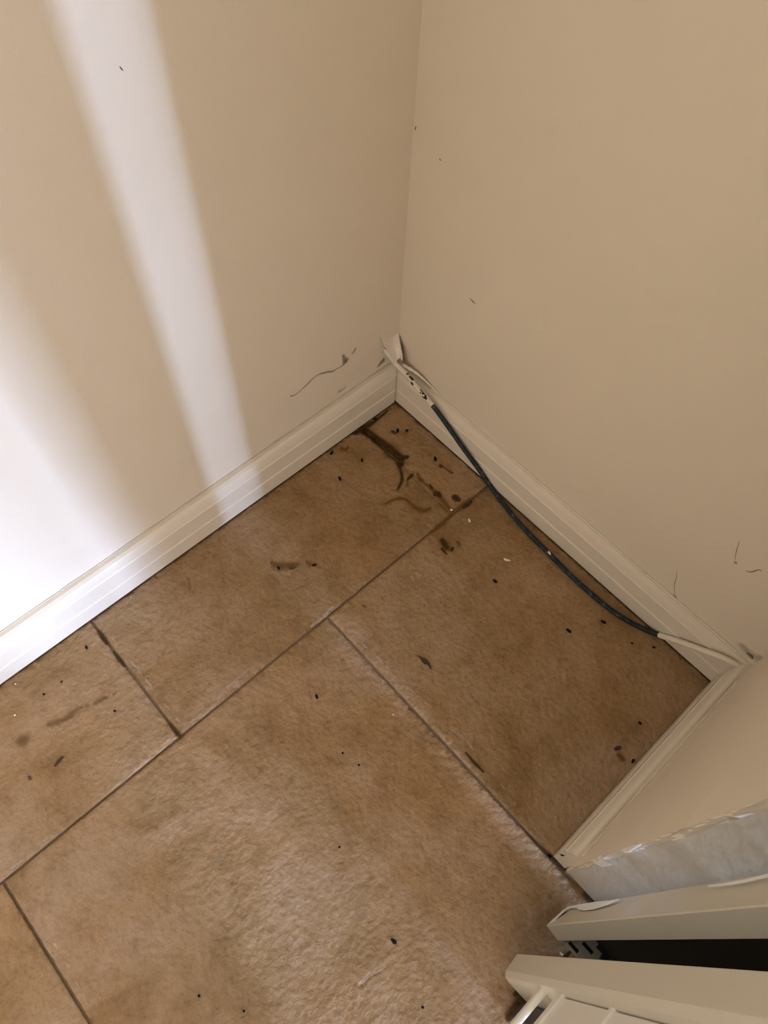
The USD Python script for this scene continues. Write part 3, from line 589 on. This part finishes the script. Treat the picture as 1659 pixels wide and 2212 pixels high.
    ('chip_highlight', 'floor', [[0.5628, 0.0991, 0.0, 0.0012], [0.5623, 0.1038, 0.0, 0.0017], [0.563, 0.1091, 0.0, 0.0011]]),
    ('chip_highlight', 'floor', [[0.5624, 0.1181, 0.0, 0.0016], [0.5628, 0.1219, 0.0, 0.0024], [0.5631, 0.1267, 0.0, 0.0014]]),
    ('chip_highlight', 'floor', [[0.7637, 0.2047, 0.0, 0.0012], [0.7584, 0.2053, 0.0, 0.0017], [0.7531, 0.2046, 0.0, 0.001]]),
    ('chip_highlight', 'floor', [[0.7691, 0.2045, 0.0, 0.0007], [0.7625, 0.2037, 0.0, 0.001], [0.7567, 0.2034, 0.0, 0.0006]]),
    ('chip_highlight', 'floor', [[0.7698, 0.2067, 0.0, 0.0007], [0.7656, 0.207, 0.0, 0.001], [0.761, 0.2064, 0.0, 0.0006]]),
    ('chip_highlight', 'floor', [[0.8069, 0.206, 0.0, 0.0013], [0.7984, 0.2058, 0.0, 0.0018], [0.7899, 0.2068, 0.0, 0.0011]]),
    ('chip_highlight', 'floor', [[0.81, 0.3569, 0.0, 0.0006], [0.8106, 0.3588, 0.0, 0.0009], [0.8116, 0.3614, 0.0, 0.0006]]),
    ('chip_highlight', 'floor', [[0.8094, 0.3318, 0.0, 0.0012], [0.8092, 0.3344, 0.0, 0.0016], [0.8089, 0.3377, 0.0, 0.001]]),
    ('chip_highlight', 'floor', [[0.8099, 0.3052, 0.0, 0.0013], [0.8092, 0.3089, 0.0, 0.0019], [0.8091, 0.3127, 0.0, 0.0011]]),
    ('chip_highlight', 'floor', [[0.811, 0.3537, 0.0, 0.001], [0.8113, 0.3581, 0.0, 0.0013], [0.8114, 0.3621, 0.0, 0.0008]]),
    ('chip_highlight', 'floor', [[0.8119, 0.3733, 0.0, 0.0009], [0.8129, 0.3776, 0.0, 0.0013], [0.8131, 0.3809, 0.0, 0.0007]]),
    ('chip_highlight', 'floor', [[0.5788, 0.5703, 0.0, 0.0012], [0.5695, 0.5699, 0.0, 0.0014], [0.5608, 0.5719, 0.0, 0.0014], [0.5478, 0.5747, 0.0, 0.0012]]),
    ('wall_smudge', 'left', [[0.1919, -0.017, 0.1613, 0.0024], [0.1882, -0.017, 0.1572, 0.0024], [0.1733, -0.017, 0.1581, 0.0025], [0.1606, -0.017, 0.1619, 0.0039], [0.1437, -0.017, 0.1663, 0.003], [0.1313, -0.017, 0.1615, 0.0025], [0.1247, -0.017, 0.1583, 0.0041], [0.1163, -0.017, 0.1527, 0.0041], [0.1129, -0.017, 0.152, 0.0031]]),
    ('wall_smudge', 'left', [[0.1129, -0.017, 0.152, 0.0021], [0.1016, -0.017, 0.1513, 0.0026], [0.0955, -0.017, 0.1526, 0.0031], [0.0928, -0.017, 0.1565, 0.0094], [0.0867, -0.017, 0.1559, 0.0052]]),
    ('wall_smudge', 'left', [[0.096, -0.017, 0.1727, 0.0051], [0.0936, -0.017, 0.1611, 0.0083], [0.0903, -0.017, 0.1526, 0.0063]]),
    ('wall_smudge', 'left', [[0.0796, -0.017, 0.1624, 0.0031], [0.0753, -0.017, 0.165, 0.0041], [0.0726, -0.017, 0.1698, 0.0031]]),
    ('soft_smudge_shade', 'left', [[0.1074, -0.017, 0.1004, 0.0044], [0.1002, -0.017, 0.0967, 0.0045]]),
    ('soft_smudge_shade', 'left', [[0.0966, -0.017, 0.097, 0.0034], [0.0929, -0.017, 0.1005, 0.0034]]),
    ('soft_smudge_shade', 'right', [[-0.0137, -0.0116, 0.1221, 0.0078], [-0.0137, -0.0039, 0.1027, 0.0136], [-0.0137, 0.0059, 0.0846, 0.0208], [-0.0137, 0.0319, 0.0841, 0.0159], [-0.0137, 0.0582, 0.0775, 0.0091]]),  # soft shadow of the tape flap, painted on the wall
    ('soft_smudge_shade', 'right', [[-0.0137, -0.0145, 0.1348, 0.0044], [-0.0137, -0.0083, 0.1197, 0.0067], [-0.0137, -0.0031, 0.0928, 0.0069]]),
    ('wall_smudge', 'right', [[-0.0137, 0.0272, 0.4541, 0.0026], [-0.0137, 0.0294, 0.4536, 0.0026]]),
    ('wall_smudge', 'right', [[-0.0137, 0.5418, 0.2214, 0.0021], [-0.0137, 0.5432, 0.2224, 0.0035], [-0.0137, 0.5439, 0.2247, 0.0021]]),
    ('soft_smudge_shade', 'right', [[-0.0137, 0.6168, 0.1008, 0.0076], [-0.0137, 0.6276, 0.0961, 0.0101], [-0.0137, 0.6364, 0.0977, 0.0092], [-0.0137, 0.641, 0.108, 0.0066]]),
    ('wall_smudge', 'right', [[-0.0137, 0.5174, 0.0852, 0.0027], [-0.0137, 0.5202, 0.0839, 0.0045], [-0.0137, 0.5222, 0.0844, 0.0027]]),
]
CABLE = [[0.0127, -0.021, 0.1211], [0.0111, -0.011, 0.1141], [0.0055, 0.0005, 0.0989], [0.003, 0.0211, 0.0907], [0.005, 0.0461, 0.087], [0.0052, 0.0776, 0.0782], [0.0052, 0.1149, 0.0614], [0.0052, 0.1529, 0.0414], [0.0052, 0.1853, 0.0261], [0.004, 0.223, 0.0036], [0.0136, 0.2708, 0.0036], [0.019, 0.3133, 0.0036], [0.0213, 0.3521, 0.0036], [0.0239, 0.3945, 0.0036], [0.0239, 0.4381, 0.0036], [0.0203, 0.4817, 0.0036], [0.0098, 0.5188, 0.0036], [0.0046, 0.5382, 0.0095], [0.0048, 0.5537, 0.025], [0.005, 0.5698, 0.0407], [0.005, 0.5912, 0.0589], [0.0035, 0.6118, 0.0737], [-0.002, 0.6316, 0.076], [-0.012, 0.6465, 0.0654]]
FLAP = [[[0.0256, -0.0162, 0.174], [0.0219, -0.0155, 0.1565], [0.0179, -0.011, 0.1376], [0.0132, -0.004, 0.1207], [0.0094, 0.0031, 0.1074]], [[-0.0129, -0.0195, 0.1451], [-0.0122, -0.015, 0.1354], [-0.0087, -0.0076, 0.127], [-0.0027, 0.0021, 0.1234], [0.0028, 0.0087, 0.1146]]]
RIDGE = [[-0.002, -0.0059, 0.0885], [-0.006, 0.0133, 0.0939], [-0.009, 0.0307, 0.0933], [-0.011, 0.0545, 0.0895], [-0.0125, 0.0788, 0.0837]]
WALL_FLAKES = [[[0.3359, 0.6405, 0.172], [0.3454, 0.6405, 0.2189], [0.3351, 0.6405, 0.1904], [0.3338, 0.6405, 0.1986], [0.3459, 0.6405, 0.2324], [0.3557, 0.6405, 0.28], [0.3528, 0.6405, 0.242], [0.3449, 0.6405, 0.2049]], [[0.3377, 0.6405, 0.2732], [0.3365, 0.6405, 0.28], [0.339, 0.6405, 0.326], [0.3439, 0.6405, 0.3053], [0.3421, 0.6405, 0.289]]]
def ribbon(P, normal, lift, nseg=6):
    """a flat stroke lying on a surface; returns the mesh and how much it covers at each vertex (1 in the middle, 0 at the rim)"""
    P = np.array(P, float); n = max(8, nseg * len(P))
    if len(P) == 2: P = np.vstack([P[0], P.mean(0), P[1]])
    q = spline(P[:, :3], n); r = np.interp(np.linspace(0, 1, n), np.linspace(0, 1, len(P)), P[:, 3])
    t = np.gradient(q, axis=0); t /= np.linalg.norm(t, axis=1, keepdims=True)
    side = np.cross(np.array(normal, float), t); side /= np.linalg.norm(side, axis=1, keepdims=True)
    # rounded ends
    e0, e1 = q[0] - t[0] * r[0] * 0.8, q[-1] + t[-1] * r[-1] * 0.8
    q = np.vstack([e0, q, e1]); side = np.vstack([side[0], side, side[-1]]); r = np.r_[r[0] * 0.35, r, r[-1] * 0.35]
    us = np.array([-1.5, -1.05, -0.7, -0.35, 0, 0.35, 0.7, 1.05, 1.5]); cov = np.array([0, 0.25, 0.6, 0.9, 1, 0.9, 0.6, 0.25, 0])
    V = (q[:, None] + side[:, None] * (us[None, :, None] * r[:, None, None])).reshape(-1, 3) + np.array(normal) * lift
    A = np.tile(cov, (len(q), 1)); A[0] = 0; A[-1] = 0
    k = len(us); F = []
    for i in range(len(q) - 1):
        for j in range(k - 1):
            a = i * k + j
            F += [[a, a + 1, a + k + 1], [a, a + k + 1, a + k]]
    return (V, np.array(F)), A.ravel()
PRIM = {'floor': floor, 'left': stage.GetPrimAtPath('/World/wall_left'), 'right': stage.GetPrimAtPath('/World/wall_right'), 'front': stage.GetPrimAtPath('/World/baseboard_front')}
NORM = {'floor': (0, 0, 1.0), 'left': (0, 1.0, 0), 'right': (1.0, 0, 0), 'front': (0, -1.0, 0)}
STAINS_AND_SHADING += [('grime', 'front', [(0.125, 0.6288, 0.0295, 0.0007), (0.18, 0.6288, 0.0292, 0.0011), (0.238, 0.6288, 0.0295, 0.0008)]),  # shade of the baseboard groove, painted as a dark line
           ('wall_smudge', 'front', [(0.01, 0.6395, 0.0815, 0.0012), (0.06, 0.6395, 0.0818, 0.0016), (0.10, 0.6395, 0.0815, 0.001)]),
           ('wall_smudge', 'front', [(0.22, 0.6395, 0.0815, 0.001), (0.27, 0.6395, 0.0818, 0.0014), (0.30, 0.6395, 0.0815, 0.001)])]
for i, (m, s, P) in enumerate(STAINS_AND_SHADING):
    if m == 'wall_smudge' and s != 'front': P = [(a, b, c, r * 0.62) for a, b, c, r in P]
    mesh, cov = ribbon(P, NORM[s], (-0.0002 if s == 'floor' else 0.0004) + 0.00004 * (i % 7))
    obj('stain' if s == 'floor' else 'smudge_shade', mesh, m, PRIM[s], alpha=cov)  # dirt marks together with the painted highlights and shade

def dropping(l, seed):
    g = np.random.default_rng(seed)
    pts = np.array([[-0.5, 0, 0], [-0.2, 0, 0.02], [0.15, 0, 0.02], [0.5, 0, 0]]) * l
    q = spline(pts, 9); u = np.linspace(-1, 1, 9)
    r = 0.00165 * np.sqrt(np.clip(1 - np.abs(u) ** 2.4, 0.02, 1)) * (0.85 + 0.3 * g.random(9)) * min(1.2, 0.55 + l / 0.006 * 0.45)
    return tube(q, r, 8)
for i, ((x, y), a, l, where) in enumerate(DROPPINGS):
    l = max(0.0028, l)
    m = dropping(l, i); m.apply_transform(trimesh.transformations.rotation_matrix(a, [0, 0, 1]))
    m.apply_translation([x, y, 0.0008])
    obj('dropping', m, 'dropping', smooth=60, label='black pellet dropping, ' + where, category='dropping', group='pest droppings scattered on the floor tiles')

from shapely.geometry import Polygon
def flake(P, z, t, curl=0.0):
    pts = np.array(P, float); c = pts.mean(0); L = np.ptp(pts, axis=0).max()
    m = trimesh.creation.extrude_polygon(Polygon(pts).buffer(0), t)
    m = m.subdivide().subdivide()
    v = np.array(m.vertices); d = np.linalg.norm(v[:, :2] - c, axis=1) / L
    v[:, 2] += z + curl * d ** 2 + (meshkit.fbm(v * 400, 2, 3) - 0.5) * t * 0.8
    return trimesh.Trimesh(v, m.faces, process=False)
for name, label, cat, P, m in FLAKES:
    leaf = name == 'leaf_fragment'
    obj(name, flake(P, -0.0006, 0.0011 if leaf else 0.0016, 0.004 if leaf else 0.0), m, label=label, category=cat)
for i, (label, P, r) in enumerate(CRUMBS):
    q = np.array([[x, y, r * 0.75 - 0.0004] for x, y in P]); q = spline(q, 9) if len(q) > 2 else np.linspace(q[0], q[-1], 9)
    u = np.linspace(-1, 1, 9)
    obj('crumb', tube(q, r * np.sqrt(np.clip(1 - np.abs(u) ** 3, 0.05, 1)), 8), 'crumb', smooth=60, label=label, category='crumb', group='white crumbs on the floor')
for label, s, P in HAIRS:
    q = spline(np.array(P), 5 * len(P)) + np.array(NORM[s]) * 0.0004
    u = np.linspace(-1, 1, len(q))
    web = 'cobweb' in label
    obj('cobweb_strand' if web else 'hair', tube(q, (0.00035 if web else 0.00055) * (1.05 - 0.6 * np.abs(u)), 5), 'web' if web else 'hair', label=label, category='cobweb' if web else 'hair')

# ------------------------------------------------------------------ the cable that droops from the corner along the right wall, painted over at both ends
cab = thing('cable', 'black cable sagging from the corner over the right baseboard onto the floor', 'cable', (0.02, 0.30, 0.0))
CP = np.vstack([[0.0150, -0.040, 0.128], CABLE, [-0.020, 0.662, 0.055]])
cq = spline(CP, 260)
CR = 0.0036
obj('sheath', tube(cq, CR, 14), 'cable', cab, smooth=50)
def coat(s0, s1, seed, r, ragged=True):
    """a skin of old wall paint on the cable, on the side that faces out, with a ragged end"""
    g = np.random.default_rng(seed)
    i0, i1 = int(s0 * 259), int(s1 * 259)
    q = cq[i0:i1 + 1]; n = len(q); t = np.gradient(q, axis=0); t /= np.linalg.norm(t, axis=1, keepdims=True)
    a = np.cross(t, [0, 0, 1.0]); a /= np.linalg.norm(a, axis=1, keepdims=True); b = np.cross(a, t)
    k = 16; ang = np.arange(k) * 2 * np.pi / k
    w = 1 + 0.22 * (meshkit.fbm(np.stack([np.repeat(np.arange(n) * 0.23, k), np.tile(np.cos(ang), n), np.tile(np.sin(ang), n)], 1) + seed, 3, seed) - 0.5).reshape(n, k)
    e = np.minimum(np.arange(n), np.arange(n)[::-1]); w *= np.clip(0.90 + e[:, None] * 0.06, 0, 1)
    V = q[:, None] + r * w[:, :, None] * (np.cos(ang)[None, :, None] * a[:, None] + np.sin(ang)[None, :, None] * b[:, None])
    F = []
    hole = meshkit.fbm(np.stack([np.repeat(np.arange(n) * 0.33, k), np.tile(np.cos(ang) * 0.7, n), np.tile(np.sin(ang) * 0.7, n)], 1) + seed * 3.3, 3, seed + 5).reshape(n, k)
    for i in range(n - 1):
        for j in range(k):
            if ragged and hole[i, j] > 0.61 and i > 1: continue
            x = i * k + j; y = i * k + (j + 1) % k
            F += [[x, y, y + k], [x, y + k, x + k]]
    return V.reshape(-1, 3), np.array(F)
s_of = lambda p: int(np.argmin(np.linalg.norm(cq - np.array(p), axis=1))) / 259
obj('paint_coat', coat(0.03, s_of(CABLE[3]), 2, CR * 1.14, False), 'base_paint', cab, smooth=True, label='cream paint over the upper end of the cable')
obj('paint_coat', coat(s_of(CABLE[3]), s_of(CABLE[5]) + 0.01, 4, CR * 1.12), 'base_paint', cab, smooth=True, label='flaking cream paint just below the corner')
k0 = [i for i, p in enumerate(CABLE) if p[1] > 0.535][0]
obj('paint_coat', coat(s_of(CABLE[k0]), 0.985, 6, CR * 1.16, False), 'base_paint', cab, smooth=True, label='cream paint over the lower end of the cable')
fk = np.array(CABLE[12]) + [0.001, 0.001, CR * 0.85]
obj('paint_fleck', tube(np.linspace(fk - [0.0018, 0.0035, 0], fk + [0.0006, 0.0035, 0.0003], 7), [0.0006, 0.0012, 0.0017, 0.0015, 0.0018, 0.0010, 0.0005], 7, flat=0.7), 'chip_paint', cab, label='white paint fleck stuck on the middle of the cable')

# ------------------------------------------------------------------ loose strip of painted tape curling out of the room corner
fl = thing('tape_flap', 'loose strip of painted joint tape curling out of the room corner above the cable', 'wall tape', (0.0, 0.0, 0.10))
L, Rr = np.array(FLAP[0]), np.array(FLAP[1])
n, k = 24, 10
Ls, Rs = spline(L, n), spline(Rr, n)
u = np.linspace(0, 1, k)
front = Ls[:, None] * (1 - u)[None, :, None] + Rs[:, None] * u[None, :, None]
bul = np.array([1, 1, 0.15]) / 1.42
front = front - bul * (0.0055 * np.sin(np.pi * u))[None, :, None] + bul * (0.003 * (2 * u - 1) ** 2)[None, :, None] * np.linspace(0, 1, n)[:, None, None]
def sheet(g, thick):
    n, k = g.shape[:2]
    du, dv = np.gradient(g, axis=0), np.gradient(g, axis=1)
    nn = np.cross(du, dv); nn /= np.linalg.norm(nn, axis=2, keepdims=True) + 1e-12
    V = np.vstack([g.reshape(-1, 3), (g - nn * thick).reshape(-1, 3)]); N = n * k; F = []
    for i in range(n - 1):
        for j in range(k - 1):
            a, b, c, d = i * k + j, i * k + j + 1, (i + 1) * k + j + 1, (i + 1) * k + j
            F += [[a, b, c], [a, c, d], [a + N, c + N, b + N], [a + N, d + N, c + N]]
    ring = [i * k for i in range(n)] + [(n - 1) * k + j for j in range(1, k)] + [i * k + k - 1 for i in range(n - 2, -1, -1)] + [j for j in range(k - 2, 0, -1)]
    for a, b in zip(ring, ring[1:] + ring[:1]): F += [[a, b, b + N], [a, b + N, a + N]]
    m = trimesh.Trimesh(V, np.array(F), process=False); m.fix_normals(); return m
obj('strip', sheet(front, 0.0011), 'flap_paint', fl, smooth=40)
# torn caulk standing proud along the top of the right baseboard, from the pinch outward
rq = spline(np.array(RIDGE), 40); uu = np.linspace(0, 1, 40)
obj('torn_edge', tube(rq, 0.0030 * (1 - uu) + 0.0008 + 0.0007 * np.sin(uu * 47) * (1 - uu), 8, flat=0.7), 'flap_paint', fl, smooth=50, label='torn lumpy edge of old filler running off along the baseboard top')

# ------------------------------------------------------------------ old filler on the baseboard tops and flaked paint on the wall end
def filler(p0, p1, seed, r0, r1, skip):
    g = np.random.default_rng(seed); n = 160
    q = np.linspace(p0, p1, n); w = meshkit.fbm(np.c_[np.arange(n) * 0.16, np.zeros(n), np.full(n, seed)], 4, seed)
    q = q + np.c_[np.zeros((n, 2)), (w - 0.5) * 0.0016]
    return tube(q, r0 + (r1 - r0) * np.clip(w * 1.6 - 0.3, 0, 1), 7)
obj('filler_bead', filler([XR + 0.02, YL + 0.0008, 0.0832], [0.75, YL + 0.0008, 0.0832], 3, 0.0008, 0.0016, 0), 'caulk', stage.GetPrimAtPath('/World/baseboard_left'), smooth=60)
obj('filler_bead', filler([XR + 0.0008, 0.06, 0.0802], [XR + 0.0008, 0.625, 0.0802], 5, 0.0010, 0.0022, 0), 'base_paint', stage.GetPrimAtPath('/World/baseboard_right'), smooth=60)
obj('filler_bead', filler([0.02, YRET - 0.0008, 0.0812], [0.318, YRET - 0.0008, 0.0812], 7, 0.0008, 0.0022, 0), 'base_paint', stage.GetPrimAtPath('/World/baseboard_front'), smooth=60)
def chips(polys, axis_n, parent, mat, name, t=0.0012):
    for P in polys:
        P = np.array(P); n = np.array(axis_n, float); n /= np.linalg.norm(n)
        e1 = np.cross([0, 0, 1.0], n); e1 /= np.linalg.norm(e1); e2 = np.cross(n, e1); o = P.mean(0)
        g = Polygon(np.c_[(P - o) @ e1, (P - o) @ e2]).buffer(0.0004).buffer(0)
        gs = [g] if g.geom_type == 'Polygon' else list(g.geoms)
        m = join(*[trimesh.creation.extrude_polygon(x, t) for x in gs])
        v = np.array(m.vertices); m.vertices = o + v[:, :1] * e1 + v[:, 1:2] * e2 + v[:, 2:] * n
        obj(name, m, mat, parent)
chips(DOOR_CHIPS, (-0.08, -1, 0), pan1, 'chip_paint', 'flaked_paint', 0.0006)
chips(WALL_FLAKES, (0, -1, 0), wret, 'chip_paint', 'flaked_paint', 0.0012)

def carton(cx, cy, a):
    """a low carton added just outside the picture to shade the floor"""
    c = thing('shade_carton', 'low cardboard carton added out of view to shade the floor', 'box', (cx, cy, 0))
    R = trimesh.transformations.rotation_matrix(a, [0, 0, 1], [cx, cy, 0])
    b = box(cx - 0.18, cx + 0.18, cy - 0.105, cy + 0.105, -0.0005, 0.088); l = box(cx - 0.183, cx + 0.183, cy - 0.108, cy + 0.108, 0.088, 0.122)
    b.apply_transform(R); l.apply_transform(R)
    obj('body', b, 'cardboard', c); obj('lid', l, 'cardboard', c)
carton(0.865, 0.79, -0.25)  # added only for its shade on the left floor
